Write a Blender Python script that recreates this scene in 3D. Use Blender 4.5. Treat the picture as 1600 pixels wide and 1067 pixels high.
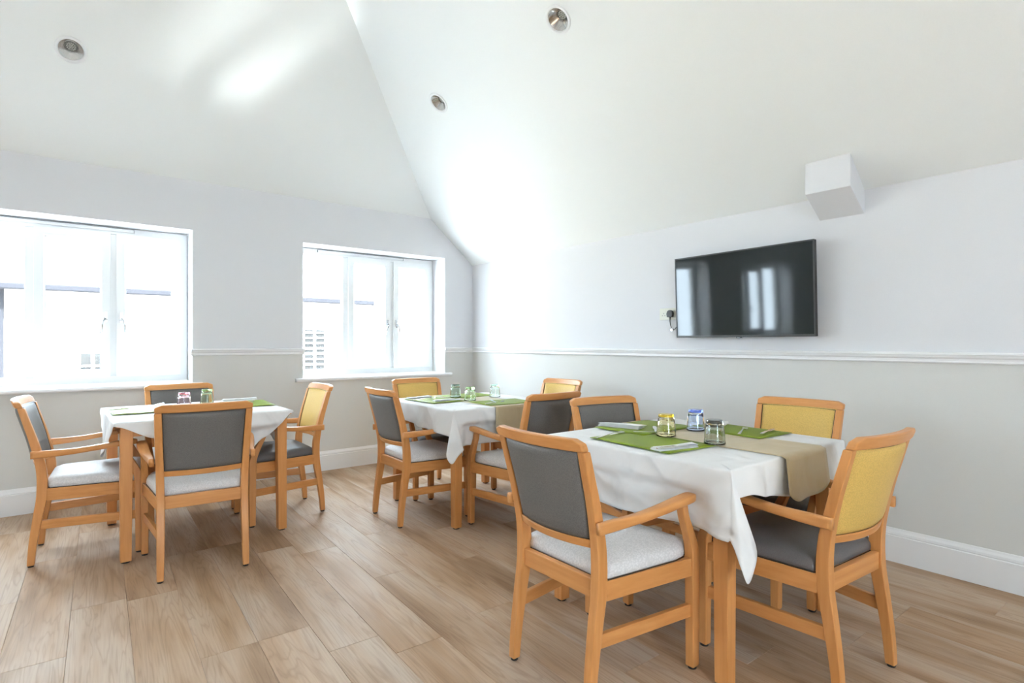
import bpy, bmesh, math, random
from mathutils import Vector, Matrix
random.seed(4)
for o in list(bpy.data.objects): bpy.data.objects.remove(o)
SC = bpy.context.scene
C = SC.collection
PI = math.pi

# ------------------------------------------------------------------ camera
CAM_H = 1.17
cd = bpy.data.cameras.new('camera'); cam = bpy.data.objects.new('camera', cd); C.objects.link(cam)
cam.location = (0, 0, CAM_H)
cam.rotation_euler = (PI/2, 0, -math.atan2(0.6225, 0.7826))
cd.sensor_width = 36; cd.lens = 36*860.3/1600
cd.shift_y = 2.5/1600
cd.clip_start = 0.05; cd.clip_end = 200
SC.camera = cam

# ------------------------------------------------------------------ world, sun, exposure
w = bpy.data.worlds.new('world'); SC.world = w; w.use_nodes = True
bg = w.node_tree.nodes['Background']
bg.inputs['Color'].default_value = (0.79, 0.925, 1.08, 1); bg.inputs['Strength'].default_value = 22.0
sd = bpy.data.lights.new('sun', 'SUN'); sun = bpy.data.objects.new('sun', sd); C.objects.link(sun)
sd.energy = 72; sd.angle = math.radians(1.0); sd.color = (.95, .98, 1)
sun.rotation_euler = (math.radians(42), 0, math.radians(12))     # shines towards +Y: from the south
# added spot lamp standing in for sunlight thrown back up from the yard through the first window: soft patches on the slope
gd = bpy.data.lights.new('glint_standin', 'SPOT'); glint = bpy.data.objects.new('glint_standin', gd); C.objects.link(glint)
gd.energy = 8000; gd.spot_size = math.radians(15); gd.spot_blend = 1.0; gd.shadow_soft_size = .28; gd.color = (.96, 1, 1)
glint.location = (-3.05, 8.03, -3.1)
glint.rotation_euler = (Vector((.97, 4.48, 3.01))-glint.location).to_track_quat('-Z', 'Y').to_euler(); glint.scale = (1, .27, 1)
SC.view_settings.view_transform = 'Standard'; SC.view_settings.look = 'None'
SC.view_settings.gamma = 1; SC.view_settings.use_curve_mapping = False
SC.view_settings.exposure = 0.41

def portal(name, loc, size, rot):
    l = bpy.data.lights.new(name, 'AREA'); l.shape = 'RECTANGLE'; l.size, l.size_y = size
    l.cycles.is_portal = True
    o = bpy.data.objects.new(name, l); C.objects.link(o); o.location = loc; o.rotation_euler = rot

# ------------------------------------------------------------------ materials
def mat(name, col, rough=.5, metal=0, spec=.5, **k):
    m = bpy.data.materials.new(name); m.use_nodes = True
    b = m.node_tree.nodes['Principled BSDF']
    b.inputs['Base Color'].default_value = (*col, 1); b.inputs['Roughness'].default_value = rough
    b.inputs['Metallic'].default_value = metal; b.inputs['Specular IOR Level'].default_value = spec
    for a, v in k.items(): b.inputs[a.replace('_', ' ')].default_value = v
    return m
def nodes(m): return m.node_tree.nodes, m.node_tree.links, m.node_tree.nodes['Principled BSDF']
def ramp(N, stops):
    r = N.new('ShaderNodeValToRGB'); e = r.color_ramp.elements
    while len(e) < len(stops): e.new(.5)
    for i, (p, c) in enumerate(stops): e[i].position = p; e[i].color = (*c, 1)
    return r
def add_noise(m, scale=60, amt=.12, bump=.05, vec=(1,1,1), detail=3, rnd=False, dist=.002):
    """colour and relief variation of the surface itself"""
    N, L, b = nodes(m)
    tc = N.new('ShaderNodeTexCoord'); mp = N.new('ShaderNodeMapping'); mp.inputs['Scale'].default_value = vec
    L.new(tc.outputs['Object'], mp.inputs['Vector'])
    nz = N.new('ShaderNodeTexNoise'); nz.inputs['Scale'].default_value = scale; nz.inputs['Detail'].default_value = detail
    if rnd:
        nz.noise_dimensions = '4D'; oi = N.new('ShaderNodeObjectInfo'); mu = N.new('ShaderNodeMath'); mu.operation = 'MULTIPLY'
        mu.inputs[1].default_value = 50; L.new(oi.outputs['Random'], mu.inputs[0]); L.new(mu.outputs[0], nz.inputs['W'])
    L.new(mp.outputs[0], nz.inputs['Vector'])
    c = b.inputs['Base Color'].default_value[:3]
    r = ramp(N, [(.3, tuple(x*(1-amt) for x in c)), (.7, tuple(min(1, x*(1+amt)) for x in c))])
    L.new(nz.outputs['Fac'], r.inputs[0]); L.new(r.outputs[0], b.inputs['Base Color'])
    if bump:
        bp = N.new('ShaderNodeBump'); bp.inputs['Strength'].default_value = bump; bp.inputs['Distance'].default_value = dist
        L.new(nz.outputs['Fac'], bp.inputs['Height']); L.new(bp.outputs[0], b.inputs['Normal'])
    return m
M = {}
M['wall_up'] = add_noise(mat('wall_upper_paint', (.76, .76, .785), .75), 250, .01, .03)
M['wall_low'] = add_noise(mat('wall_lower_paint', (.69, .685, .66), .7), 250, .01, .03)
M['ceil'] = add_noise(mat('ceiling_paint', (.90, .915, .91), .6), 200, .008, .02)
M['trim'] = mat('white_gloss_trim', (.86, .86, .865), .3)
M['upvc'] = mat('white_upvc', (.86, .87, .87), .28)
M['gasket'] = mat('grey_gasket', (.12, .13, .14), .6)
def wood(name, axis):
    m = mat(name, (.60, .295, .105), .38); N, L, b = nodes(m)
    sc = [26, 26, 26]; sc[axis] = 1.6
    tc = N.new('ShaderNodeTexCoord'); mp = N.new('ShaderNodeMapping'); mp.inputs['Scale'].default_value = sc
    L.new(tc.outputs['Object'], mp.inputs['Vector'])
    nz = N.new('ShaderNodeTexNoise'); nz.noise_dimensions = '4D'; nz.inputs['Scale'].default_value = 2.2; nz.inputs['Detail'].default_value = 4
    oi = N.new('ShaderNodeObjectInfo'); mu = N.new('ShaderNodeMath'); mu.operation = 'MULTIPLY'; mu.inputs[1].default_value = 40
    L.new(oi.outputs['Random'], mu.inputs[0]); L.new(mu.outputs[0], nz.inputs['W']); L.new(mp.outputs[0], nz.inputs['Vector'])
    r = ramp(N, [(.25, (.56, .228, .062)), (.5, (.635, .278, .085)), (.8, (.70, .33, .115))])
    L.new(nz.outputs['Fac'], r.inputs[0]); L.new(r.outputs[0], b.inputs['Base Color'])
    bp = N.new('ShaderNodeBump'); bp.inputs['Strength'].default_value = .06; bp.inputs['Distance'].default_value = .001
    L.new(nz.outputs['Fac'], bp.inputs['Height']); L.new(bp.outputs[0], b.inputs['Normal'])
    return m
WX, WY, WZ = wood('beech_grain_x', 0), wood('beech_grain_y', 1), wood('beech_grain_z', 2)
def fabric(name, col, rough, scale, amt, weave=True, sheen=0):
    m = mat(name, col, rough, 0, .3); N, L, b = nodes(m)
    if sheen: b.inputs['Sheen Weight'].default_value = sheen
    tc = N.new('ShaderNodeTexCoord')
    v = N.new('ShaderNodeTexVoronoi'); v.inputs['Scale'].default_value = scale
    mp = N.new('ShaderNodeMapping'); mp.inputs['Scale'].default_value = (1, .55, .7) ; mp.inputs['Rotation'].default_value = (0, 0, .6)
    L.new(tc.outputs['Object'], mp.inputs['Vector']); L.new(mp.outputs[0], v.inputs['Vector'])
    r = ramp(N, [(.1, tuple(min(1, x*(1+amt)) for x in col)), (.7, tuple(x*(1-amt) for x in col))])
    L.new(v.outputs['Distance'], r.inputs[0]); L.new(r.outputs[0], b.inputs['Base Color'])
    bp = N.new('ShaderNodeBump'); bp.inputs['Strength'].default_value = .25; bp.inputs['Distance'].default_value = .0012; bp.invert = True
    L.new(v.outputs['Distance'], bp.inputs['Height']); L.new(bp.outputs[0], b.inputs['Normal'])
    return m
M['grey_back'] = fabric('grey_upholstery', (.165, .156, .147), .5, 420, .16)
M['yellow_back'] = fabric('mustard_upholstery', (.70, .46, .13), .5, 300, .10)
M['white_seat'] = fabric('pale_weave_upholstery', (.74, .72, .72), .55, 210, .10)
M['grey_seat'] = fabric('charcoal_seat_upholstery', (.15, .14, .14), .45, 500, .08)
M['piping'] = mat('dark_piping', (.05, .035, .02), .6)
M['glide'] = mat('black_glide', (.015, .013, .012), .5)
M['cloth'] = add_noise(mat('white_tablecloth', (.82, .81, .80), .8, 0, .2, Sheen_Weight=.15), 900, .015, .1, dist=.0006)
def creases(m, scale, strength, dist):
    N, L, b = nodes(m); tc = N.new('ShaderNodeTexCoord'); nz = N.new('ShaderNodeTexNoise'); nz.inputs['Scale'].default_value = scale; nz.inputs['Detail'].default_value = 1.5; nz.inputs['Distortion'].default_value = .6
    L.new(tc.outputs['Object'], nz.inputs['Vector']); old = b.inputs['Normal'].links[0].from_socket
    bp = N.new('ShaderNodeBump'); bp.inputs['Strength'].default_value = strength; bp.inputs['Distance'].default_value = dist
    L.new(nz.outputs['Fac'], bp.inputs['Height']); L.new(old, bp.inputs['Normal']); L.new(bp.outputs[0], b.inputs['Normal'])
creases(M['cloth'], 6, .9, .05)
M['runner'] = add_noise(mat('beige_satin', (.60, .485, .30), .40, 0, .4, Sheen_Weight=.15), 700, .04, .1, dist=.0006)
creases(M['runner'], 9, .4, .02)
M['mat'] = add_noise(mat('olive_placemat', (.20, .275, .018), .5, 0, .3), 900, .06, .15, dist=.0006)
M['napkin'] = mat('paper_napkin', (.86, .86, .86), .85)
M['steel'] = mat('cutlery_steel', (.78, .78, .78), .25, 1)
M['chrome'] = mat('handle_chrome', (.55, .56, .57), .2, 1)
def glass(name, col, rough=.02, tr=1):
    m = mat(name, col, rough, 0, .5, Transmission_Weight=tr, IOR=1.47); return m
G = {}
for k, c, c2 in (('yellow', (.97, .93, .70), (.98, .66, .04)), ('blue', (.80, .86, .98), (.20, .30, .92)), ('smoke', (.72, .75, .68), (.12, .13, .12)), ('pink', (.98, .86, .89), (.92, .30, .42)),
                 ('lime', (.90, .98, .82), (.50, .80, .35)), ('mint', (.93, .99, .95), (.60, .88, .74)), ('bottle', (.74, .84, .76), (.10, .16, .12))):
    G[k] = glass('glass_'+k, c); G[k+'_base'] = glass('glass_base_'+k, c2, .08)
# window glass: thin clear pane, passes daylight and mirrors a little
def pane_mat():
    m = bpy.data.materials.new('window_glass'); m.use_nodes = True; N = m.node_tree.nodes; L = m.node_tree.links
    N.remove(N['Principled BSDF']); out = N['Material Output']
    tr = N.new('ShaderNodeBsdfTransparent'); tr.inputs[0].default_value = (.95, .97, .96, 1)
    gl = N.new('ShaderNodeBsdfGlossy'); gl.inputs['Roughness'].default_value = .01
    lw = N.new('ShaderNodeLayerWeight'); lw.inputs[0].default_value = .5
    pw = N.new('ShaderNodeMath'); pw.operation = 'POWER'; pw.inputs[1].default_value = 5; L.new(lw.outputs['Facing'], pw.inputs[0])
    fr = N.new('ShaderNodeMath'); fr.operation = 'MULTIPLY_ADD'; fr.inputs[1].default_value = .55; fr.inputs[2].default_value = .04; L.new(pw.outputs[0], fr.inputs[0])
    mx = N.new('ShaderNodeMixShader'); L.new(fr.outputs[0], mx.inputs[0]); L.new(tr.outputs[0], mx.inputs[1]); L.new(gl.outputs[0], mx.inputs[2])
    L.new(mx.outputs[0], out.inputs[0]); return m
M['pane'] = pane_mat()
def floor_mat():
    m = mat('oak_plank', (.4, .27, .17), .5, 0, .32); N, L, b = nodes(m)
    tc = N.new('ShaderNodeTexCoord'); oi = N.new('ShaderNodeObjectInfo')
    mu = N.new('ShaderNodeMath'); mu.operation = 'MULTIPLY'; mu.inputs[1].default_value = 90; L.new(oi.outputs['Random'], mu.inputs[0])
    mp = N.new('ShaderNodeMapping'); mp.inputs['Scale'].default_value = (5.2, .40, 1); L.new(tc.outputs['Object'], mp.inputs['Vector'])
    n1 = N.new('ShaderNodeTexNoise'); n1.noise_dimensions = '4D'; n1.inputs['Scale'].default_value = 1.6; n1.inputs['Detail'].default_value = 3; n1.inputs['Distortion'].default_value = 1.2
    L.new(mp.outputs[0], n1.inputs['Vector']); L.new(mu.outputs[0], n1.inputs['W'])
    # rings: bands of the low frequency noise = cathedral grain
    m2 = N.new('ShaderNodeMath'); m2.operation = 'MULTIPLY'; m2.inputs[1].default_value = 26; L.new(n1.outputs['Fac'], m2.inputs[0])
    fr = N.new('ShaderNodeMath'); fr.operation = 'PINGPONG'; fr.inputs[1].default_value = 1; L.new(m2.outputs[0], fr.inputs[0])
    mp2 = N.new('ShaderNodeMapping'); mp2.inputs['Scale'].default_value = (150, 5, 1); L.new(tc.outputs['Object'], mp2.inputs['Vector'])
    n2 = N.new('ShaderNodeTexNoise'); n2.noise_dimensions = '4D'; n2.inputs['Scale'].default_value = 1; n2.inputs['Detail'].default_value = 4
    L.new(mp2.outputs[0], n2.inputs['Vector']); L.new(mu.outputs[0], n2.inputs['W'])
    n3 = N.new('ShaderNodeTexNoise'); n3.noise_dimensions = '4D'; n3.inputs['Scale'].default_value = 2.1; n3.inputs['Detail'].default_value = 2
    mp3 = N.new('ShaderNodeMapping'); mp3.inputs['Scale'].default_value = (3.2, .55, 1); L.new(tc.outputs['Object'], mp3.inputs['Vector']); L.new(mp3.outputs[0], n3.inputs['Vector']); L.new(mu.outputs[0], n3.inputs['W'])
    r1 = ramp(N, [(.28, (.285, .165, .085)), (.41, (.42, .275, .165)), (.54, (.51, .37, .26)), (.70, (.55, .44, .35))])
    L.new(n3.outputs['Fac'], r1.inputs[0])
    r2 = ramp(N, [(0, (.80, .765, .73)), (.42, (.98, .975, .97)), (1, (1.0, 1.0, 1.0))]); L.new(fr.outputs[0], r2.inputs[0])
    r3 = ramp(N, [(.3, (.86, .84, .82)), (.6, (1, 1, 1))]); L.new(n2.outputs['Fac'], r3.inputs[0])
    x1 = N.new('ShaderNodeMix'); x1.data_type = 'RGBA'; x1.blend_type = 'MULTIPLY'; x1.inputs[0].default_value = .8
    L.new(r1.outputs[0], x1.inputs[6]); L.new(r2.outputs[0], x1.inputs[7])
    x2 = N.new('ShaderNodeMix'); x2.data_type = 'RGBA'; x2.blend_type = 'MULTIPLY'; x2.inputs[0].default_value = .9
    L.new(x1.outputs[2], x2.inputs[6]); L.new(r3.outputs[0], x2.inputs[7])
    # board to board tone
    r4 = ramp(N, [(0, (.93, .92, .92)), (.5, (1, .99, .98)), (1, (1.0, .95, .89))]); L.new(oi.outputs['Random'], r4.inputs[0])
    x3 = N.new('ShaderNodeMix'); x3.data_type = 'RGBA'; x3.blend_type = 'MULTIPLY'; x3.inputs[0].default_value = 1
    L.new(x2.outputs[2], x3.inputs[6]); L.new(r4.outputs[0], x3.inputs[7]); L.new(x3.outputs[2], b.inputs['Base Color'])
    bp = N.new('ShaderNodeBump'); bp.inputs['Strength'].default_value = .12; bp.inputs['Distance'].default_value = .0008
    L.new(n2.outputs['Fac'], bp.inputs['Height']); L.new(bp.outputs[0], b.inputs['Normal'])
    rr = N.new('ShaderNodeMapRange'); rr.inputs[3].default_value = .46; rr.inputs[4].default_value = .62; L.new(n2.outputs['Fac'], rr.inputs[0]); L.new(rr.outputs[0], b.inputs['Roughness'])
    return m
M['oak'] = floor_mat()
M['subfloor'] = mat('dark_subfloor', (.08, .05, .035), .9)
M['screen'] = mat('tv_screen', (.014, .018, .018), .045, 0, .42)
M['bezel'] = mat('tv_bezel', (.035, .035, .035), .35)
M['black'] = mat('black_plastic', (.012, .012, .012), .4)
M['socket'] = mat('socket_plastic', (.78, .78, .70), .4)
M['reflector'] = mat('reflector_metal', (.72, .71, .70), .16, 1)
M['led'] = mat('led_lens', (.80, .80, .77), .2)
M['lens_grey'] = mat('lens_plate_grey', (.22, .22, .21), .3)
def brick_mat():
    m = mat('pale_brick', (.6, .5, .4), .85); N, L, b = nodes(m)
    tc = N.new('ShaderNodeTexCoord'); mp = N.new('ShaderNodeMapping'); mp.inputs['Rotation'].default_value = (PI/2, 0, 0)
    L.new(tc.outputs['Object'], mp.inputs[0])
    br = N.new('ShaderNodeTexBrick'); br.inputs['Scale'].default_value = 1; br.inputs['Brick Width'].default_value = .225; br.inputs['Row Height'].default_value = .075; br.inputs['Mortar Size'].default_value = .008
    br.inputs['Color1'].default_value = (.60, .55, .48, 1); br.inputs['Color2'].default_value = (.52, .46, .39, 1); br.inputs['Mortar'].default_value = (.7, .68, .64, 1)
    L.new(mp.outputs[0], br.inputs[0]); L.new(br.outputs[0], b.inputs['Base Color']); return m
M['brick'] = brick_mat()
M['roof'] = add_noise(mat('pale_slate', (.42, .43, .45), .6), 6, .15, 0)
M['gutter'] = mat('grey_gutter', (.018, .018, .021), .6, 0, .03)
M['paving'] = add_noise(mat('pale_paving', (.6, .6, .59), .9), 3, .1, 0)
M['dark_glass'] = mat('dark_window_glass', (.018, .018, .018), .5, 0, .05)

# ------------------------------------------------------------------ mesh helpers
def obj(name, bm, m, parent=None, smooth=False, bevel=0, seg=2):
    me = bpy.data.meshes.new(name)
    bmesh.ops.recalc_face_normals(bm, faces=bm.faces)
    bm.to_mesh(me); bm.free()
    for x in (m if isinstance(m, (list, tuple)) else [m]): me.materials.append(x)
    o = bpy.data.objects.new(name, me); C.objects.link(o)
    if parent: o.parent = parent
    if smooth: me.shade_smooth()
    if bevel:
        b = o.modifiers.new('bevel', 'BEVEL'); b.width = bevel; b.segments = seg; b.limit_method = 'ANGLE'; b.angle_limit = math.radians(35)
        b.harden_normals = True; me.shade_smooth()
    return o
def tag(o, label=None, cat=None, group=None, kind=None):
    for k, v in dict(label=label, category=cat, group=group, kind=kind).items():
        if v: o[k] = v
    return o
def empty(name, loc=(0,0,0), rz=0):
    o = bpy.data.objects.new(name, None); C.objects.link(o); o.location = loc; o.rotation_euler = (0, 0, rz); o.empty_display_size = .1
    return o
def struct(name, bm, m, parent=None, **k):
    o = obj(name, bm, m, parent, **k)
    if not parent: o['kind'] = 'structure'
    return o
def box(bm, x0, x1, y0, y1, z0, z1, mi=0):
    v = [bm.verts.new(p) for p in ((x0,y0,z0),(x1,y0,z0),(x1,y1,z0),(x0,y1,z0),(x0,y0,z1),(x1,y0,z1),(x1,y1,z1),(x0,y1,z1))]
    for f in ((3,2,1,0),(4,5,6,7),(0,1,5,4),(1,2,6,5),(2,3,7,6),(3,0,4,7)):
        bm.faces.new([v[i] for i in f]).material_index = mi
def boxes(*bs):
    bm = bmesh.new()
    for b in bs: box(bm, *b)
    return bm
def prism(bm, pts, f, d0, d1, mi=0):
    """polygon pts (a,b) extruded; f(a,b,d) -> xyz"""
    A = [bm.verts.new(f(a, b, d0)) for a, b in pts]; B = [bm.verts.new(f(a, b, d1)) for a, b in pts]
    n = len(pts)
    bm.faces.new(A).material_index = mi; bm.faces.new(B[::-1]).material_index = mi
    for i in range(n): bm.faces.new((A[i], B[i], B[(i+1) % n], A[(i+1) % n])).material_index = mi
def loft(bm, secs, caps=True):
    R = [[bm.verts.new(p) for p in s] for s in secs]; n = len(secs[0])
    for a, b in zip(R, R[1:]):
        for i in range(n): bm.faces.new((a[i], a[(i+1) % n], b[(i+1) % n], b[i]))
    if caps: bm.faces.new(R[0][::-1]); bm.faces.new(R[-1])
    return R
def cyl(bm, c, r0, r1, h, n=16, axis=2):
    s = []
    for z, r in ((0, r0), (h, r1)):
        ring = []
        for i in range(n):
            a = 2*PI*i/n; p = [0, 0, 0]; u = [(1,2,0),(2,0,1),(0,1,2)][axis]
            p[u[0]] = math.cos(a)*r; p[u[1]] = math.sin(a)*r; p[u[2]] = z
            ring.append(Vector(c)+Vector(p))
        s.append(ring)
    loft(bm, s)
def tube(bm, pts, r, n=8):
    pts = [Vector(p) for p in pts]; secs = []
    up = Vector((0, 0, 1))
    for i, p in enumerate(pts):
        t = (pts[min(i+1, len(pts)-1)] - pts[max(i-1, 0)]).normalized()
        a = t.cross(up if abs(t.dot(up)) < .9 else Vector((1, 0, 0))).normalized(); b = t.cross(a)
        rr = r[i] if isinstance(r, (list, tuple)) else r
        secs.append([p + (a*math.cos(2*PI*k/n) + b*math.sin(2*PI*k/n))*rr for k in range(n)])
    loft(bm, secs)
def copy_tree(o, parent=None):
    c = o.copy(); C.objects.link(c)
    if parent: c.parent = parent
    for ch in o.children: copy_tree(ch, c)
    return c

# ------------------------------------------------------------------ room shell
XE, YN = 3.449, 5.037                      # east (television) wall and window wall, inner faces
XW, YS = -3.7, -3.0
ZE, SE = 2.025, .84                        # eaves height and pitch of the side slopes
ZN, SN = 2.47, .975                        # top of the window wall and pitch of the slope over it
ZF = 3.86                                  # flat top of the ceiling
TH = .33
xe_n = XE-(ZN-ZE)/SE; xw_n = XW+(ZN-ZE)/SE
xe_f = XE-(ZF-ZE)/SE; xw_f = XW+(ZF-ZE)/SE
yn_f = YN-(ZF-ZN)/SN
DADO = 1.10
W0 = (-3.10, -1.613, .85, 2.075); W1 = (-.745, .742, .85, 2.075); W2 = (1.609, 3.092, .85, 2.075)

fn = lambda a, b, d: (a, d, b)
bm = bmesh.new()
def wbox(x0, x1, z0, z1):
    if z0 < DADO < z1:
        prism(bm, [(x0,z0),(x1,z0),(x1,DADO),(x0,DADO)], fn, YN, YN+TH, 1)
        prism(bm, [(x0,DADO),(x1,DADO),(x1,z1),(x0,z1)], fn, YN, YN+TH, 0)
    else: prism(bm, [(x0,z0),(x1,z0),(x1,z1),(x0,z1)], fn, YN, YN+TH, 1 if z1 <= DADO else 0)
wbox(XW-TH, W0[0], 0, 2.02); wbox(W0[1], W1[0], 0, W1[3]); wbox(W1[1], W2[0], 0, W1[3]); wbox(W2[1], XE+TH, 0, 2.02)
for W in (W0, W1, W2): wbox(W[0], W[1], 0, W[2])
prism(bm, [(XW-TH,2.02),(W0[0],2.02),(W0[0],W1[3]),(W2[1],W1[3]),(W2[1],2.02),(XE+TH,2.02),(xe_n+.02,ZN+.05),(xw_n-.02,ZN+.05)], fn, YN, YN+TH, 0)
struct('wall_north', bm, [M['wall_up'], M['wall_low']])
bm = bmesh.new()
box(bm, XE, XE+TH, YS-TH, YN, 0, DADO, 1); box(bm, XE, XE+TH, YS-TH, YN, DADO, ZE+.03, 0)
struct('wall_east', bm, [M['wall_up'], M['wall_low']])
bm = bmesh.new(); box(bm, XW-TH, XW, YS-TH, YN, 0, DADO, 1); box(bm, XW-TH, XW, YS-TH, YN, DADO, ZE+.03, 0)
struct('wall_west', bm, [M['wall_up'], M['wall_low']])
# south wall behind the camera, with a wide glazed opening
SO = (-.85, .85, .9, 2.1)
bm = bmesh.new()
prism(bm, [(XW,0),(SO[0],0),(SO[0],2.1),(XW,2.1)], fn, YS-TH, YS, 0)
prism(bm, [(SO[1],0),(XE,0),(XE,2.1),(SO[1],2.1)], fn, YS-TH, YS, 0)
prism(bm, [(SO[0],0),(SO[1],0),(SO[1],SO[2]),(SO[0],SO[2])], fn, YS-TH, YS, 1)
prism(bm, [(XW,2.1),(SO[0],2.1),(SO[0],SO[3]),(SO[1],SO[3]),(SO[1],2.1),(XE,2.1),(xe_f,ZF+.08),(xw_f,ZF+.08)], fn, YS-TH, YS, 0)
struct('wall_south', bm, [M['wall_up'], M['wall_low']])

# ceiling planes, with round holes for the recessed lights
LIGHTS = [('E', (2.215, 2.353)), ('E', (2.231, 3.73)), ('N', (-.015, 4.467))]
def zE(x): return ZE+SE*(XE-x)
def zN(y): return ZN+SN*(YN-y)
lights = []
for k, (x, y) in LIGHTS:
    if k == 'E': p = Vector((x, y, zE(x))); n = Vector((-SE, 0, -1)).normalized()
    else: p = Vector((x, y, zN(y))); n = Vector((0, -SN, -1)).normalized()
    lights.append((p, n, k))
def plane_frame(n):
    u = n.cross(Vector((0, 0, 1))).normalized(); v = n.cross(u).normalized(); return u, v
RH = .066
def slab(bm, poly, n_in, holes):
    """ceiling sheet (with holes) plus an outer skin 0.22 m above"""
    es = []
    vs = [bm.verts.new(p) for p in poly]
    for i in range(len(vs)): es.append(bm.edges.new((vs[i], vs[(i+1) % len(vs)])))
    u, v = plane_frame(n_in)
    for h in holes:
        ring = [bm.verts.new(h+(u*math.cos(2*PI*i/32)+v*math.sin(2*PI*i/32))*RH) for i in range(32)]
        for i in range(32): es.append(bm.edges.new((ring[i], ring[(i+1) % 32])))
    r = bmesh.ops.triangle_fill(bm, edges=es, use_beauty=True, use_dissolve=False, normal=n_in)
    for f in r['geom']:
        if isinstance(f, bmesh.types.BMFace): f.normal_update()
    bm.faces.new([bm.verts.new(Vector(p)+Vector((0, 0, .22))) for p in poly])
bm = bmesh.new()
V = Vector
e = .0
slab(bm, [V((XE,YS,ZE)), V((XE,YN,ZE)), V((xe_n,YN,ZN)), V((xe_f,yn_f,ZF)), V((xe_f,YS,ZF))], V((-SE,0,-1)).normalized(), [l[0] for l in lights if l[2] == 'E'])
slab(bm, [V((xw_n,YN,ZN)), V((xe_n,YN,ZN)), V((xe_f,yn_f,ZF)), V((xw_f,yn_f,ZF))], V((0,-SN,-1)).normalized(), [l[0] for l in lights if l[2] == 'N'])
slab(bm, [V((XW,YS,ZE)), V((XW,YN,ZE)), V((xw_n,YN,ZN)), V((xw_f,yn_f,ZF)), V((xw_f,YS,ZF))], V((SE,0,-1)).normalized(), [])
slab(bm, [V((xw_f,YS,ZF)), V((xe_f,YS,ZF)), V((xe_f,yn_f,ZF)), V((xw_f,yn_f,ZF))], V((0,0,-1)), [])
me = bpy.data.meshes.new('ceiling'); bm.to_mesh(me); bm.free(); me.materials.append(M['ceil'])
ceiling = bpy.data.objects.new('ceiling', me); C.objects.link(ceiling); ceiling['kind'] = 'structure'
# boxed-in beam end low on the slope, above the television
bm = bmesh.new()
xb = 3.255
prism(bm, [(XE,1.891),(xb,2.013),(xb,zE(xb)+.02),(XE,ZE+.01)], lambda a, b, d: (a, d, b), 1.179, 1.414)
struct('trim_1', bm, M['wall_up'], bevel=.003)

# floor: individual planks on a dark base
SL = .0285; PW = .1988
bm = boxes((XW-.02, XE+.02, YS-.02, YN+.02, -.06, -.0085))
floor = struct('floor', bm, M['subfloor'])
ang = -math.atan(SL)
d = V((math.sin(-ang), math.cos(ang), 0)); nrm = V((math.cos(ang), -math.sin(-ang), 0))
org = V((.170, 2.44, 0))
def clip(poly, a, b, c):                    # keep a*x+b*y <= c
    out = []
    for i in range(len(poly)):
        p, q = poly[i], poly[(i+1) % len(poly)]; fp = a*p[0]+b*p[1]-c; fq = a*q[0]+b*q[1]-c
        if fp <= 0: out.append(p)
        if (fp < 0 < fq) or (fq < 0 < fp):
            t = fp/(fp-fq); out.append((p[0]+(q[0]-p[0])*t, p[1]+(q[1]-p[1])*t))
    return out
PL = 1.22; known = {3: -.36, 4: -.52, 1: -.12, 0: -.62}
for r in range(-20, 18):
    off = known.get(r, ((r*0.437) % 1)*PL + random.uniform(-.08, .08))
    for k in range(-6, 5):
        s0 = off + k*PL
        cx = org + nrm*(r+.5)*PW + d*(s0+PL/2)
        g = .0003; ch = .0011
        def quad(i): return [(-PW/2+i, -PL/2+i), (PW/2-i, -PL/2+i), (PW/2-i, PL/2-i), (-PW/2+i, PL/2-i)]
        def world(q): return [((cx+nrm*a+d*b).x, (cx+nrm*a+d*b).y) for a, b in q]
        def clipped(q):
            q = world(q)
            for a, b, c in ((1,0,XE+.015), (-1,0,-(XW-.015)), (0,1,YN+.015), (0,-1,-(YS-.015))):
                q = clip(q, a, b, c)
                if len(q) < 3: return None
            return q
        lo = clipped(quad(g)); hi = clipped(quad(g+ch))
        if not lo or not hi or len(lo) != len(hi): continue
        bm = bmesh.new()
        def loc(q, z):
            o = []
            for p in q:
                v = V((p[0], p[1], 0))-cx; o.append((v.dot(nrm), v.dot(d), z))
            return o
        loft(bm, [loc(lo, -.008), loc(lo, -ch), loc(hi, 0)])
        o = obj('plank', bm, M['oak'], floor); o.location = (cx.x, cx.y, 0); o.rotation_euler = (0, 0, ang)

# mouldings
def rail_profile(kind):
    if kind == 'dado': return [(0,1.068),(.010,1.068),(.014,1.074),(.011,1.080),(.011,1.090),(.020,1.098),(.022,1.108),(.026,1.112),(.024,1.120),(.008,1.124),(0,1.124)]
    return [(0,0),(.018,0),(.018,.138),(.013,.142),(.016,.147),(.014,.158),(.008,.168),(.004,.178),(0,.178)]
def moulding_N(kind, x0, x1, mi=0):
    bm = bmesh.new(); prism(bm, rail_profile(kind), lambda a, b, t: (t, YN-a, b), x0, x1); return bm
def moulding_E(kind, y0, y1):
    bm = bmesh.new(); prism(bm, rail_profile(kind), lambda a, b, t: (XE-a, t, b), y0, y1); return bm
struct('baseboard_north', moulding_N('skirt', XW+.02, XE), M['trim'])
struct('baseboard_east', moulding_E('skirt', YS, YN-.019), M['trim'])
bm = moulding_N('dado', W1[1]-.012, W2[0]+.012); struct('trim_2', bm, M['trim'])
bm = moulding_N('dado', W2[1]-.004, XE); struct('trim_3', bm, M['trim'])
struct('trim_6', moulding_N('dado', W0[1]-.012, W1[0]+.012), M['trim'])
bm = moulding_N('dado', XW+.02, W0[0]); struct('trim_4', bm, M['trim'])
struct('trim_5', moulding_E('dado', YS, YN-.027), M['trim'])

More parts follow.
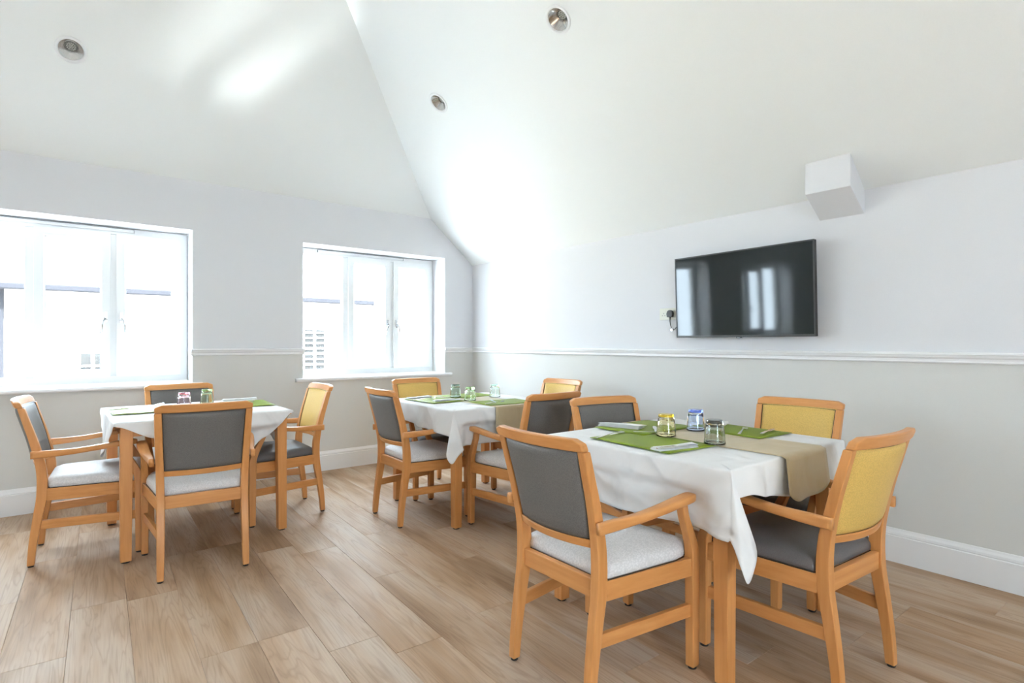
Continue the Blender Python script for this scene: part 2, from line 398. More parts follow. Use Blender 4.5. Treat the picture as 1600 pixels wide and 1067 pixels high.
# ------------------------------------------------------------------ windows
YF = 5.285                                   # inner face of the frames
def frame_ring(bm, x0, x1, z0, z1, w_, y0, y1):
    """mitred picture-frame ring with a small inner chamfer"""
    o = [(x0,z0),(x1,z0),(x1,z1),(x0,z1)]; i = [(x0+w_,z0+w_),(x1-w_,z0+w_),(x1-w_,z1-w_),(x0+w_,z1-w_)]
    c = .008; ii = [(x0+w_-c,z0+w_-c),(x1-w_+c,z0+w_-c),(x1-w_+c,z1-w_+c),(x0+w_-c,z1-w_+c)]
    rings = [[(a, y1, b) for a, b in o], [(a, y0, b) for a, b in o], [(a, y0, b) for a, b in ii], [(a, y0+c, b) for a, b in i], [(a, y1, b) for a, b in i]]
    R = [[bm.verts.new(p) for p in r] for r in rings]
    for k in range(5):
        a, b = R[k], R[(k+1) % 5]
        for j in range(4): bm.faces.new((a[j], a[(j+1) % 4], b[(j+1) % 4], b[j]))
def make_window(name, W):
    x0, x1, z0, z1 = W
    root = empty(name, ((x0+x1)/2, YF, z0)); root['kind'] = 'structure'
    off = V((-(x0+x1)/2, -YF, -z0))
    def part(n, bm, m, parent=root, **k):
        for v in bm.verts: v.co += off
        return obj(n, bm, m, parent, **k)
    t = (x1-x0)/3; fw = .060; H = z1-z0
    bm = bmesh.new(); frame_ring(bm, x0+.005, x1-.005, z0+.012, z1-.005, fw, YF, YF+.07)
    m1 = x0+.497; m2 = x0+.985
    for m in (m1, m2): box(bm, m-.032, m+.032, YF+.004, YF+.066, z0+.07, z1-.063)
    part('window_frame', bm, M['upvc'], bevel=.003)
    glazed = [(x0+.063, m1-.030, False), (m1+.030, m2-.030, True), (m2+.030, x1-.063, True)]
    for a, b, sash in glazed:
        if sash:
            bm = bmesh.new(); frame_ring(bm, a-.012, b+.012, z0+.058, z1-.053, .062, YF-.014, YF+.05)
            s = part('sash', bm, M['upvc'], bevel=.002)
            ga, gb, gz0, gz1 = a+.05, b-.05, z0+.12, z1-.115
        else: ga, gb, gz0, gz1 = a-.002, b+.002, z0+.070, z1-.063; s = root
        bm = bmesh.new(); frame_ring(bm, ga-.001, gb+.001, gz0-.001, gz1+.001, .006, YF+.012, YF+.024)
        part('gasket', bm, M['gasket'], s)
        bm = boxes((ga, gb, YF+.020, YF+.024, gz0, gz1)); part('pane', bm, M['pane'], s)
        if sash:
            left = b < m2+.1
            hx = b+.012-.030 if left else a-.012+.030
            zc = z0+.50; sg = -1 if left else 1
            bm = boxes((hx-.009, hx+.009, YF-.022, YF-.014, zc-.02, zc+.06)); hb = part('handle', bm, M['chrome'], s, bevel=.002)
            bm = bmesh.new(); cyl(bm, (hx, YF-.045, zc), .0085, .0085, .03, 12, 1)
            tube(bm, [(hx, YF-.040, zc+.012), (hx+sg*.006, YF-.044, zc+.010), (hx+sg*.018, YF-.046, zc-.010), (hx+sg*.024, YF-.046, zc-.035), (hx+sg*.026, YF-.046, zc-.095)], [.008, .009, .008, .008, .006], 8)
            part('handle_lever', bm, M['chrome'], s, smooth=True)
    # trickle vent
    vx0, vx1 = m1-.30+.02, m2+.13
    bm = boxes((vx0, vx1, YF-.012, YF, z1-.036, z1-.012)); v = part('trickle_vent', bm, M['upvc'], bevel=.002)
    bm = boxes((vx0-.003, vx0, YF-.013, YF, z1-.036, z1-.012), (vx1, vx1+.003, YF-.013, YF, z1-.036, z1-.012), (vx0, vx1, YF-.0135, YF-.001, z1-.0125, z1-.0105)); part('vent_end', bm, M['gasket'], v)
    # sill board
    bm = bmesh.new()
    prof = [(YF, z0+.012), (YN-.035, z0+.004), (YN-.042, z0-.008), (YN-.040, z0-.022), (YN-.032, z0-.028), (YN-.001, z0-.028), (YN-.001, z0+.0005), (YF, z0+.0005)]
    A = [(a, b) for a, b in prof]
    prism(bm, [(YF, z0+.012), (YN-.0, z0+.005), (YN, z0+.001), (YF, z0+.001)], lambda a, b, t: (t, a, b), x0+.001, x1-.001)
    prism(bm, [(YN-.001, z0+.005), (YN-.034, z0+.004), (YN-.041, z0-.004), (YN-.042, z0-.016), (YN-.036, z0-.026), (YN-.001, z0-.028)], lambda a, b, t: (t, a, b), x0-.07, x1+.07)
    part('window_sill', bm, M['trim'])
    portal(name+'_portal', ((x0+x1)/2, YN+TH+.02, (z0+z1)/2), (x1-x0, z1-z0), (-PI/2, 0, 0))
make_window('window_1', W1); make_window('window_2', W2); make_window('window_4', W0)
def simple_window(name, axis, a0, a1, z0, z1, pos, n):
    bm = bmesh.new()
    root = empty(name, (0,0,0)); root['kind'] = 'structure'
    def P(bm, a, b, c, d_, e0, e1):
        if axis == 'x': box(bm, pos-.04+e0, pos-.04+e1, a, b, c, d_)
        else: box(bm, a, b, pos-.04+e0, pos-.04+e1, c, d_)
    P(bm, a0, a1, z0, z0+.06, 0, .06); P(bm, a0, a1, z1-.06, z1, 0, .06)
    for i in range(n+1):
        c = a0+.03+(a1-a0-.06)*i/n; P(bm, c-.03, c+.03, z0+.06, z1-.06, 0, .06)
    obj('window_frame', bm, M['upvc'], root)
    for i in range(n):
        a = a0+.03+(a1-a0-.06)*i/n+.03; b = a0+.03+(a1-a0-.06)*(i+1)/n-.03
        bm = bmesh.new(); P(bm, a, b, z0+.06, z1-.06, .028, .032); obj('pane', bm, M['pane'], root)
simple_window('window_3', 'y', SO[0], SO[1], SO[2], SO[3], YS-.2, 2)
portal('window_3_portal', ((SO[0]+SO[1])/2, YS-TH-.02, (SO[2]+SO[3])/2), (SO[1]-SO[0], SO[3]-SO[2]), (PI/2, 0, 0))

# ------------------------------------------------------------------ ceiling lights
def make_light(p, n, label):
    root = empty('ceiling_light', p); z = -n      # local z points up into the ceiling
    root.rotation_euler = z.to_track_quat('Z', 'Y').to_euler()
    tag(root, label, 'light', 'recessed ceiling lights')
    def lathe(prof, nn=48, flute=0):
        bm = bmesh.new(); R = []
        for (r, h) in prof:
            ring = []
            for i in range(nn):
                a = 2*PI*i/nn; ring.append(bm.verts.new((r*math.cos(a), r*math.sin(a), h)))
            R.append(ring)
        for a, b in zip(R, R[1:]):
            for i in range(nn): bm.faces.new((a[i], a[(i+1) % nn], b[(i+1) % nn], b[i]))
        return bm
    obj('trim_ring', lathe([(.0845,.0),(.0845,-.003),(.082,-.0055),(.070,-.0055),(.0665,-.003),(.0648,.004),(.0648,.012)]), M['trim'], root, smooth=True)
    prof = []
    for i in range(29):                        # stepped rings of the reflector
        t = i/28; r = .0646-(.0646-.032)*t**1.15; h = .001+.050*t
        prof.append((r+(.0007 if i % 2 else 0), h))
    obj('reflector', lathe(prof, 64), M['reflector'], root)
    ld = obj('led_module', lathe([(.034,.046),(.034,.051),(.031,.053),(.031,.058),(.0001,.058)], 40), [M['black']], root)
    bm = bmesh.new()
    pts = [(0,0)]+[(.0105*math.cos(k*PI/3), .0105*math.sin(k*PI/3)) for k in range(6)]+[(.021*math.cos(k*PI/6), .021*math.sin(k*PI/6)) for k in range(12)]
    cyl(bm, (0, 0, .0525), .0295, .0295, .004, 32)
    obj('lens_plate', bm, M['lens_grey'], ld); bm = bmesh.new()
    for a, b in pts: bmesh.ops.create_icosphere(bm, subdivisions=2, radius=.0042, matrix=Matrix.Translation((a, b, .0518)))
    obj('lens', bm, M['led'], ld, smooth=True)
for (p, n, k), lb in zip(lights, ['recessed round ceiling light with ribbed reflector, nearest the top centre of the photo',
                                  'small far recessed ceiling light on the slope nearest the corner of the two slopes',
                                  'recessed round ceiling light on the slope above the left window']):
    make_light(p, n, lb)

# ------------------------------------------------------------------ television, socket
tv = empty('television', (XE, 1.878, 1.49)); tag(tv, 'black flat screen television hung on the white wall above the dado rail', 'television')
TW, THh = .962, .562
tilt = Matrix.Rotation(-.035, 4, 'Z') @ Matrix.Rotation(-.039, 4, 'Y')
def tvp(name, bm, m, parent, **k):
    for v in bm.verts: v.co = tilt @ v.co + V((-.068, 0, 0))
    return obj(name, bm, m, parent, **k)
body = tvp('body', boxes((-.018, .010, -TW/2, TW/2, -THh/2, THh/2), (.010, .030, -.3, .3, -.22, .12)), M['black'], tv, bevel=.003)
bz = bmesh.new()
b_ = .0075
for q in ((-TW/2, TW/2, THh/2-b_, THh/2), (-TW/2, TW/2, -THh/2, -THh/2+.014), (-TW/2, -TW/2+b_, -THh/2, THh/2), (TW/2-b_, TW/2, -THh/2, THh/2)): box(bz, -.022, -.0175, *q)
tvp('bezel', bz, M['bezel'], tv)
tvp('screen', boxes((-.0195, -.0178, -TW/2+b_, TW/2-b_, -THh/2+.014, THh/2-b_)), M['screen'], tv)
lg = tvp('sensor_tab', boxes((-.023, -.008, -.018, .018, -THh/2-.006, -THh/2+.002)), M['bezel'], tv, bevel=.002)
tvp('logo', boxes((-.0235, -.0229, -.010, .010, -THh/2-.0035, -THh/2-.0005)), M['chrome'], lg)
bm = boxes((-.010, -.001, -.2, .2, -.12, .12), (-.034, -.010, -.12, -.09, -.12, .10), (-.034, -.010, .09, .12, -.12, .10))
obj('wall_bracket', bm, M['black'], tv)
so = empty('wall_socket', (XE, 2.472, 1.385)); tag(so, 'cream double wall socket half hidden behind the left edge of the television', 'socket')
obj('faceplate', boxes((-.009, 0, -.073, .073, -.043, .043)), M['socket'], so, bevel=.003)
for yy in (.036, -.036):
    obj('switch', boxes((-.012, -.009, yy-.016-.005, yy-.016+.005, .014, .032)), M['socket'], so, bevel=.0015)
    bm = boxes((-.0096, -.0088, yy-.002, yy+.002, .002, .010), (-.0096, -.0088, yy-.014, yy-.008, -.014, -.009), (-.0096, -.0088, yy+.008, yy+.014, -.014, -.009))
    if yy > 0: obj('pin_hole', bm, M['gasket'], so)
    else: bm.free()
pg = empty('power_plug', (XE-.009, 2.442, 1.385)); tag(pg, 'black plug with its lead pushed into the cream wall socket', 'plug')
bm = bmesh.new()
prism(bm, [(-.022,-.024),(.022,-.024),(.026,0),(.020,.020),(.006,.027),(-.006,.027),(-.020,.020),(-.026,0)], lambda a, b, d_: (d_, a, b), 0, -.026)
obj('plug_body', bm, M['black'], pg, bevel=.004)
bm = bmesh.new(); tube(bm, [(-.014, 0, -.022), (-.014, .001, -.05), (-.016, -.004, -.08), (-.02, -.02, -.115), (-.024, -.045, -.118), (-.026, -.07, -.09), (-.03, -.12, -.04)], [.006, .004, .003, .003, .003, .003, .003])
obj('lead', bm, M['black'], pg, smooth=True)
bm = bmesh.new(); box(bm, -.022, -.004, -.026, -.008, -.128, -.108); obj('cable_clip', bm, M['chrome'], pg, bevel=.002)

# ------------------------------------------------------------------ chairs
def curve(pts, x):
    """piecewise smooth interpolation of (x, ...) rows"""
    for a, b in zip(pts, pts[1:]):
        if x <= b[0]:
            t = (x-a[0])/(b[0]-a[0]); return [p+(q-p)*t for p, q in zip(a[1:], b[1:])]
    return list(pts[-1][1:])
def smooth_rows(pts, n):
    """Catmull-Rom through rows, n samples per span"""
    out = []
    for i in range(len(pts)-1):
        p0, p1, p2, p3 = pts[max(i-1, 0)], pts[i], pts[i+1], pts[min(i+2, len(pts)-1)]
        for k in range(n):
            t = k/n
            out.append(tuple(.5*((2*b)+(-a+c)*t+(2*a-5*b+4*c-d_)*t*t+(-a+3*b-3*c+d_)*t**3) for a, b, c, d_ in zip(p0, p1, p2, p3)))
    out.append(tuple(pts[-1])); return out
def rect(cx, cy, hx, hy, z): return [(cx-hx, cy-hy, z), (cx+hx, cy-hy, z), (cx+hx, cy+hy, z), (cx-hx, cy+hy, z)]
# rear post: z, centre x, centre y, half x, half y
POST = smooth_rows([(.008,.190,-.235,.0150,.0155),(.12,.189,-.226,.0165,.0175),(.26,.188,-.206,.0175,.0205),(.37,.188,-.190,.018,.0225),(.50,.190,-.192,.0175,.0215),(.64,.195,-.219,.017,.0185),(.75,.198,-.249,.0165,.0165),(.832,.2005,-.272,.016,.015)], 4)
def post_at(z):
    for a, b in zip(POST, POST[1:]):
        if z <= b[0]:
            t = (z-a[0])/(b[0]-a[0]); return [p+(q-p)*t for p, q in zip(a, b)]
    return list(POST[-1])
BOW = .032
def bow(x, hw): return -BOW*(1-(x/hw)**2)
def pad(plan, z0, levels, cx=0, cy=.03):
    bm = bmesh.new(); secs = []
    for s, dz in levels: secs.append([(cx+(x-cx)*s, cy+(y-cy)*s, z0+dz) for x, y in plan])
    R = loft(bm, secs, caps=False); bm.faces.new(R[0][::-1]); c = bm.verts.new((cx, cy, z0+levels[-1][1]+.001))
    n = len(plan)
    for i in range(n): bm.faces.new((R[-1][i], R[-1][(i+1) % n], c))
    return bm
def dens(poly, step=.02):
    out = []
    for i in range(len(poly)):
        a, b = V(poly[i]), V(poly[(i+1) % len(poly)]); n = max(1, int((b-a).length/step))
        out += [tuple(a+(b-a)*k/n) for k in range(n)]
    return out
def make_chair(back_m, seat_m):
    r = empty('dining_armchair')
    for s in (-1, 1):                          # rear legs run up into the back posts
        bm = bmesh.new(); loft(bm, [rect(s*a[1], a[2], a[3], a[4], a[0]) for a in POST]); lg = obj('rear_leg', bm, WZ, r, bevel=.004, seg=2)
        bm = bmesh.new(); cyl(bm, (s*.190, -.235, 0), .0135, .0135, .009, 12); obj('glide', bm, M['glide'], lg)
        # front leg curving back above the seat into the arm support
        FL = smooth_rows([(.008,.250,.235,.0170,.0190),(.2,.250,.235,.0180,.0205),(.39,.250,.234,.0185,.022),(.44,.251,.227,.018,.021),(.50,.253,.203,.0165,.0185),(.56,.255,.174,.0155,.016),(.608,.256,.163,.0150,.0155)], 4)
        bm = bmesh.new(); loft(bm, [rect(s*a[1], a[2], a[3], a[4], a[0]) for a in FL]); lg = obj('front_leg', bm, WZ, r, bevel=.005, seg=2)
        bm = bmesh.new(); cyl(bm, (s*.250, .235, 0), .0155, .0155, .009, 12); obj('glide', bm, M['glide'], lg)
        # armrest: y, x, z of centre, half width, half height
        AR = smooth_rows([(-.232,.226,.588,.011,.0195),(-.16,.229,.589,.0125,.019),(-.06,.241,.594,.018,.0155),(.04,.253,.605,.0225,.0145),(.13,.261,.617,.0250,.0150),(.190,.262,.622,.0250,.0150),(.216,.259,.622,.020,.0135),(.226,.257,.620,.012,.010)], 4)
        bm = bmesh.new(); secs = []
        for (y, x, z, hw, hh) in AR:
            n = 12; sec = []
            for k in range(n):
                a = 2*PI*k/n+PI/n; ca, sa = math.cos(a), math.sin(a)
                sec.append((s*(x+hw*math.copysign(abs(ca)**.45, ca)), y, z+hh*math.copysign(abs(sa)**.45, sa)))
            secs.append(sec)
        loft(bm, secs); obj('armrest', bm, WY, r, smooth=True)
        # side rail and side stretcher
        def side(z0, z1, th, name, xo=0):
            p = post_at((z0+z1)/2); y0 = p[2]+p[4]-.004; y1 = .235-.018
            xa, xb_ = .188+xo, .250+xo; f = lambda y: xa+(xb_-xa)*(y-p[2])/(.235-p[2])
            bm = bmesh.new()
            loft(bm, [[(s*(f(y)-th/2), y, z0), (s*(f(y)+th/2), y, z0), (s*(f(y)+th/2), y, z1), (s*(f(y)-th/2), y, z1)] for y in (y0, y1)])
            obj(name, bm, WY, r, bevel=.003)
        side(.338, .403, .024, 'side_rail', .0035); side(.190, .236, .019, 'stretcher')
    obj('rear_rail', boxes((-.172, .172, -.203, -.180, .345, .408)), WX, r, bevel=.003)
    obj('front_rail', boxes((-.234, .234, .222, .246, .338, .403)), WX, r, bevel=.003)
    # curved rails of the back
    def crail(z0, z1, hw, yc, th, name, over=0, bev=.004):
        bm = bmesh.new(); secs = []; n = 14
        for i in range(n+1):
            x = -hw+2*hw*i/n; e_ = 0
            y = yc+bow(x, hw); lean = -.3*(z1-z0)
            zt = z1
            if over:
                q = (abs(x)-(hw-over))/over
                if q > 0: zt = z1-over*.75*(1-math.sqrt(max(0, 1-q*q)))
            secs.append([(x, y-th/2, z0), (x, y+th/2, z0), (x, y+th/2+lean, zt), (x, y-th/2+lean, zt)])
        if over:
            pass
        loft(bm, secs); return obj(name, bm, WX, r, bevel=bev, seg=3)
    p = post_at(.52); lo = crail(.508, .536, .1745, p[2]+.001, .026, 'lower_back_rail')
    tp = crail(.832, .873, .2165, -.276, .031, 'top_rail', .018, .006)
    # upholstered back, puffed both ways
    def backgrid(off, m_, name, parent):
        bm = bmesh.new(); nx, nz = 18, 16; z0, z1 = .533, .835; grid = {}
        for sd_ in (0, 1):
            for j in range(nz+1):
                tz = j/nz; z = z0+(z1-z0)*tz; p = post_at(z); hw = p[1]-p[3]+.001
                for i in range(nx+1):
                    tx = i/nx; x = -hw+2*hw*tx; ed = min(tx, 1-tx)*2; ez = min(tz, 1-tz)*2
                    puff = (1-(1-min(1, ed*3.2))**3)*(1-(1-min(1, ez*3.2))**3)
                    y = p[2]+bow(x, hw)+(1 if sd_ == 0 else -1)*(.009+off+(.013 if sd_ == 0 else .012)*puff)
                    grid[sd_, i, j] = bm.verts.new((x, y, z))
        for sd_ in (0, 1):
            for j in range(nz):
                for i in range(nx): bm.faces.new([grid[sd_, i, j], grid[sd_, i+1, j], grid[sd_, i+1, j+1], grid[sd_, i, j+1]])
        per = [(i, 0) for i in range(nx)]+[(nx, j) for j in range(nz)]+[(i, nz) for i in range(nx, 0, -1)]+[(0, j) for j in range(nz, 0, -1)]
        for k in range(len(per)):
            a, b = per[k], per[(k+1) % len(per)]
            bm.faces.new([grid[0, a[0], a[1]], grid[0, b[0], b[1]], grid[1, b[0], b[1]], grid[1, a[0], a[1]]])
        return obj(name, bm, m_, parent, smooth=True)
    bk = backgrid(0, back_m, 'backrest', r)
    bm = bmesh.new()
    for z, sd_ in ((.5375, 0), (.5375, 1), (.8305, 0), (.8305, 1)):
        p = post_at(z); hw = p[1]-p[3]-.002
        yo = .0105 if sd_ == 0 else -.0105
        tube(bm, [(-hw+2*hw*i/12, p[2]+bow(-hw+2*hw*i/12, hw)+yo, z) for i in range(13)], .0016, 6)
    for s in (-1, 1):
        for yo in (.0105, -.0105):
            tube(bm, [(s*(post_at(z)[1]-post_at(z)[3]-.0015), post_at(z)[2]+yo, z) for z in [.5375+.293*k/8 for k in range(9)]], .0016, 6)
    obj('piping', bm, M['piping'], bk, smooth=True)
    plan = dens([(-.168,-.176),(.168,-.176),(.170,-.163),(.203,-.160),(.244,.150),(.240,.196),(.229,.206),(.229,.248),(.215,.258),(-.215,.258),(-.229,.248),(-.229,.206),(-.240,.196),(-.244,.150),(-.203,-.160),(-.170,-.163)])
    bm = pad(plan, .404, [(.975,0),(1.0,.006),(1.003,.019),(.994,.031),(.968,.042),(.915,.050),(.81,.057),(.6,.064),(.35,.068),(.15,.070)], 0, .04)
    st = obj('seat', bm, seat_m, r, smooth=True)
    bm = bmesh.new(); pl = [(x*1.0, .04+(y-.04)*1.0, .4045) for x, y in plan]; tube(bm, pl+[pl[0]], .0018, 5); obj('piping', bm, M['piping'], st, smooth=True)
    return r
protoG = make_chair(M['grey_back'], M['white_seat']); protoY = make_chair(M['yellow_back'], M['grey_seat'])
CH = [  # kind, facing degrees, x, y, label, group
 ('G', -.1, 1.512, 1.401, 'beech armchair in left foreground with charcoal back towards the viewer, pale woven seat', 'chairs around the nearest table'),
 ('Y', 85.6, 2.147, .955, 'beech armchair in right foreground, back of mustard weave towards the viewer, charcoal seat', 'chairs around the nearest table'),
 ('G', 258.5, 2.232, 1.785, 'charcoal-backed armchair on the far side of the nearest table, behind the yellow glass', 'chairs around the nearest table'),
 ('Y', 183.2, 2.745, 1.33, 'mustard-backed armchair between the nearest table and the television wall', 'chairs around the nearest table'),
 ('G', 85.5, .537, 3.393, 'charcoal-backed armchair standing in front of the left table, its back to the viewer', 'chairs around the left table'),
 ('G', -4.1, .071, 3.992, 'armchair at far left of the photo seen side on, white seat towards the left table', 'chairs around the left table'),
 ('Y', 179.8, 1.122, 4.019, 'armchair seen side on at the right of the left table, mustard back and charcoal seat', 'chairs around the left table'),
 ('G', 272.7, .615, 4.362, 'charcoal-backed armchair behind the left table, under the left window', 'chairs around the left table'),
 ('G', -.6, 1.855, 3.360, 'charcoal-backed armchair with pale seat at the left side of the middle table', 'chairs around the middle table'),
 ('G', 90.5, 2.264, 2.722, 'charcoal-backed armchair at the middle table, its back just behind the foreground armchair', 'chairs around the middle table'),
 ('Y', 266.6, 2.252, 3.872, 'mustard-backed armchair behind the middle table, below the right window', 'chairs around the middle table'),
 ('Y', 180.8, 2.868, 3.293, 'pale mustard-backed armchair at the right side of the middle table, against the bright wall', 'chairs around the middle table'),
]
used = set()
for kd, th, x, y, lb, gr in CH:
    p = protoG if kd == 'G' else protoY
    o = p if kd not in used else copy_tree(p); used.add(kd)
    o.location = (x, y, 0); o.rotation_euler = (0, 0, math.radians(th-90)); tag(o, lb, 'chair', gr)
    if th == -.1: firstA = o
# glare on the foreground armchair's top rail, modelled as a thin pale strip
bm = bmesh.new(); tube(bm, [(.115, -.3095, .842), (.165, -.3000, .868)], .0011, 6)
obj('glare_strip', bm, M['napkin'], [c for c in firstA.children if c.name.startswith('top_rail')][0])['label'] = 'thin pale strip standing for glare on the top rail'

# ------------------------------------------------------------------ tables
TT = .748
def make_table():
    r = empty('dining_table'); h = .45
    obj('tabletop', boxes((-h, h, -h, h, TT-.024, TT)), WX, r, bevel=.004)
    for sx in (-1, 1):
        for sy in (-1, 1):
            bm = bmesh.new(); o_ = .428
            def sec(w_, z): return [(sx*o_, sy*o_, z), (sx*(o_-w_), sy*o_, z), (sx*(o_-w_), sy*(o_-w_), z), (sx*o_, sy*(o_-w_), z)]
            loft(bm, [sec(.050, .008), sec(.058, TT-.0245)]); lg = obj('leg', bm, WZ, r, bevel=.003)
            bm = bmesh.new(); cyl(bm, (sx*(o_-.025), sy*(o_-.025), 0), .021, .021, .009, 12); obj('glide', bm, M['glide'], lg)
    for nm, q in (('apron', (-.37, .37, -.418, -.396)), ('apron', (-.37, .37, .396, .418)), ('apron', (-.418, -.396, -.37, .37)), ('apron', (.396, .418, -.37, .37))):
        obj(nm, boxes((*q, .668, TT-.0245)), WX if q[1]-q[0] > .1 else WY, r, bevel=.002)
    return r
T = [((.605, 4.0), 1.8, 'square beech dining table on the left, under a white cloth set cornerwise'),
     ((2.292, 3.343), 0, 'square beech dining table in the middle, farthest from the viewer'),
     ((2.148, 1.425), 0, 'square beech dining table in the right foreground')]
t0 = make_table(); tabs = []
for i, ((x, y), a, lb) in enumerate(T):
    t = t0 if i == 0 else copy_tree(t0)
    t.location = (x, y, 0); t.rotation_euler = (0, 0, math.radians(a)); tag(t, lb, 'table', 'dining tables'); tabs.append(t)

# tablecloths.  Sides in order south(-y), east(+x), north(+y), west(-x); drop(side, s) with s in 0..1 along the counterclockwise walk
def make_cloth(name, x, y, rz, drops, corners, label, seed, push=({}, {}, {}, {})):
    rnd = random.Random(seed); h = .4525; zt = TT+.0035; rad = .010
    cs = [V((-h,-h)), V((h,-h)), V((h,h)), V((-h,h))]; per = []      # (base point, outward normal, drop, extra offset at hem)
    ph = [rnd.uniform(0, 6) for _ in range(12)]
    NS = 44
    for k in range(4):
        a, b = cs[k], cs[(k+1) % 4]; dr = (b-a).normalized(); nn = V((dr.y, -dr.x))
        for i in range(NS+1):
            s = i/NS
            dd = smoothpts(drops[k], s)
            wv = (.010*math.sin(s*9+ph[k])+.007*math.sin(s*21+ph[k+4])+.004*math.sin(s*37+ph[k+8]))*math.sin(PI*s)**.5
            pu = smoothpts(push[k], s) if push[k] else 0
            per.append((a+(b-a)*s, nn, dd, nn*((.010+wv*(1 if pu < .01 else .4))*min(1, dd/.15)-pu), i in (0, NS), pu))
        # corner fold
        cf = corners[(k+1) % 4]
        if cf:
            rows = smooth_rows(cf, 5)
            for (ox, oy, dd) in rows[1:-1]: per.append((b, (nn+V((nn.y*-1, nn.x))).normalized(), dd, V((ox, oy)), True, 0))
    bm = bmesh.new(); n = len(per); rings = []
    def ring(f): rings.append([bm.verts.new(f(*p)) for p in per])
    ci = .86
    ring(lambda b, nn, dd, off, c, pu: (b.x*ci, b.y*ci, zt))
    ring(lambda b, nn, dd, off, c, pu: (b.x-nn.x*.004, b.y-nn.y*.004, zt))
    for q in (30, 60, 90):
        qq = math.radians(q); k_ = rad
        ring(lambda b, nn, dd, off, c, pu: (b.x+nn.x*math.sin(qq)*k_*.8-nn.x*.002, b.y+nn.y*math.sin(qq)*k_*.8-nn.y*.002, zt-(1-math.cos(qq))*min(k_, dd)))
    NV = 18
    for j in range(1, NV+1):
        v = j/NV
        def vv(c, pu, dd):
            if c or pu < .005: return v if c else v**1.15
            t = max(0, min(1, (v*dd-.070)/.045)); return t*t*(3-2*t)
        ring(lambda b, nn, dd, off, c, pu: (b.x+nn.x*rad*.6+off.x*vv(c, pu, dd), b.y+nn.y*rad*.6+off.y*vv(c, pu, dd), zt-rad-(max(dd, rad+.001)-rad)*v))
    for A, B in zip(rings, rings[1:]):
        for i in range(n): bm.faces.new((A[i], A[(i+1) % n], B[(i+1) % n], B[i]))
    # flat middle
    bm.faces.new(rings[0])
    bmesh.ops.remove_doubles(bm, verts=bm.verts, dist=.0002)
    bmesh.ops.triangulate(bm, faces=[f for f in bm.faces if len(f.verts) > 4])
    bmesh.ops.recalc_face_normals(bm, faces=bm.faces)
    o = obj(name, bm, M['cloth'], smooth=True); o.location = (x, y, 0); o.rotation_euler = (0, 0, math.radians(rz))
    sd_ = o.modifiers.new('thickness', 'SOLIDIFY'); sd_.thickness = .0012; sd_.offset = 0
    tag(o, label, 'tablecloth', 'white tablecloths'); return o
def smoothpts(pts, s):
    for a, b in zip(pts, pts[1:]):
        if s <= b[0]:
            t = (s-a[0])/(b[0]-a[0]+1e-9); t = t*t*(3-2*t)*.6+t*.4; return a[1]+(b[1]-a[1])*t
    return pts[-1][1]
# corner folds: offsets (x,y) at the hem and drop, walking counterclockwise
sw3 = [(-.010,0,.225),(-.016,-.02,.25),(-.016,-.045,.31),(-.006,-.060,.352),(.025,-.062,.325),(.062,-.055,.265),(.050,-.030,.18),(.022,-.012,.115),(0,-.008,.095)]
gen = [(0,-.01,.2),(.03,-.05,.26),(.05,-.03,.27),(.02,.0,.2)]
def rotc(rows, k):
    out = []
    for (a, b, d_) in rows:
        for _ in range(k): a, b = -b, a
        out.append((a, b, d_))
    return out
make_cloth('tablecloth', 2.148, 1.425, 0,
    [[(0,.095),(.12,.098),(.25,.125),(.45,.155),(.62,.170),(.8,.160),(1,.155)], [(0,.155),(.5,.17),(1,.2)], [(0,.2),(.5,.18),(1,.22)], [(0,.22),(.4,.245),(.8,.235),(1,.235)]],
    [sw3, rotc([(0,-.01,.155),(.02,-.03,.19),(.025,-.01,.19),(.01,0,.155)], 1), rotc(gen, 2), rotc([(0,-.01,.2),(.03,-.04,.28),(.04,-.02,.28),(.01,0,.22)], 3)],
    'white tablecloth on the nearest table, beige runner and olive mats on it', 3,
    ([], [], [], [(0,0),(.12,.048),(.35,.04),(.6,.03),(.78,.05),(.86,.045),(.95,0),(1,0)]))
sw2 = [(-.008,0,.165),(-.045,-.010,.20),(-.070,-.030,.27),(-.045,-.052,.315),(.0,-.055,.27),(.045,-.045,.24),(.025,-.015,.24),(.0,-.010,.235)]
make_cloth('tablecloth', 2.292, 3.343, 0,
    [[(0,.235),(.3,.235),(.7,.24),(1,.2)], [(0,.2),(.5,.18),(1,.2)], [(0,.2),(.5,.15),(1,.13)], [(0,.12),(.3,.125),(.6,.15),(.85,.155),(1,.165)]],
    [sw2, rotc([(0,-.01,.2),(.03,-.04,.25),(.04,-.02,.25),(.01,0,.2)], 1), rotc(gen, 2), rotc([(0,-.01,.13),(.03,-.04,.2),(.04,-.02,.2),(.01,0,.12)], 3)],
    'white tablecloth on the middle table, hanging in a pointed fold at its front corner', 7,
    ([(0,0),(.06,.02),(.13,.06),(.5,.035),(.8,.06),(.93,.04),(1,0)], [], [], []))
make_cloth('tablecloth', .605, 4.0, 1.8,
    [[(0,.018),(.2,.10),(.4,.20),(.58,.30),(.68,.285),(.84,.16),(1,.012)], [(0,.012),(.22,.10),(.5,.255),(.78,.12),(1,.015)], [(0,.015),(.22,.09),(.5,.245),(.78,.10),(1,.03)], [(0,.03),(.22,.11),(.46,.25),(.75,.13),(1,.018)]],
    [None]*4, 'white tablecloth lying cornerwise on the left table, its points hanging from the sides', 11,
    ([(0,0),(.1,.02),(.3,.03),(.6,.07),(.82,.075),(.92,.03),(1,0)], [], [], []))

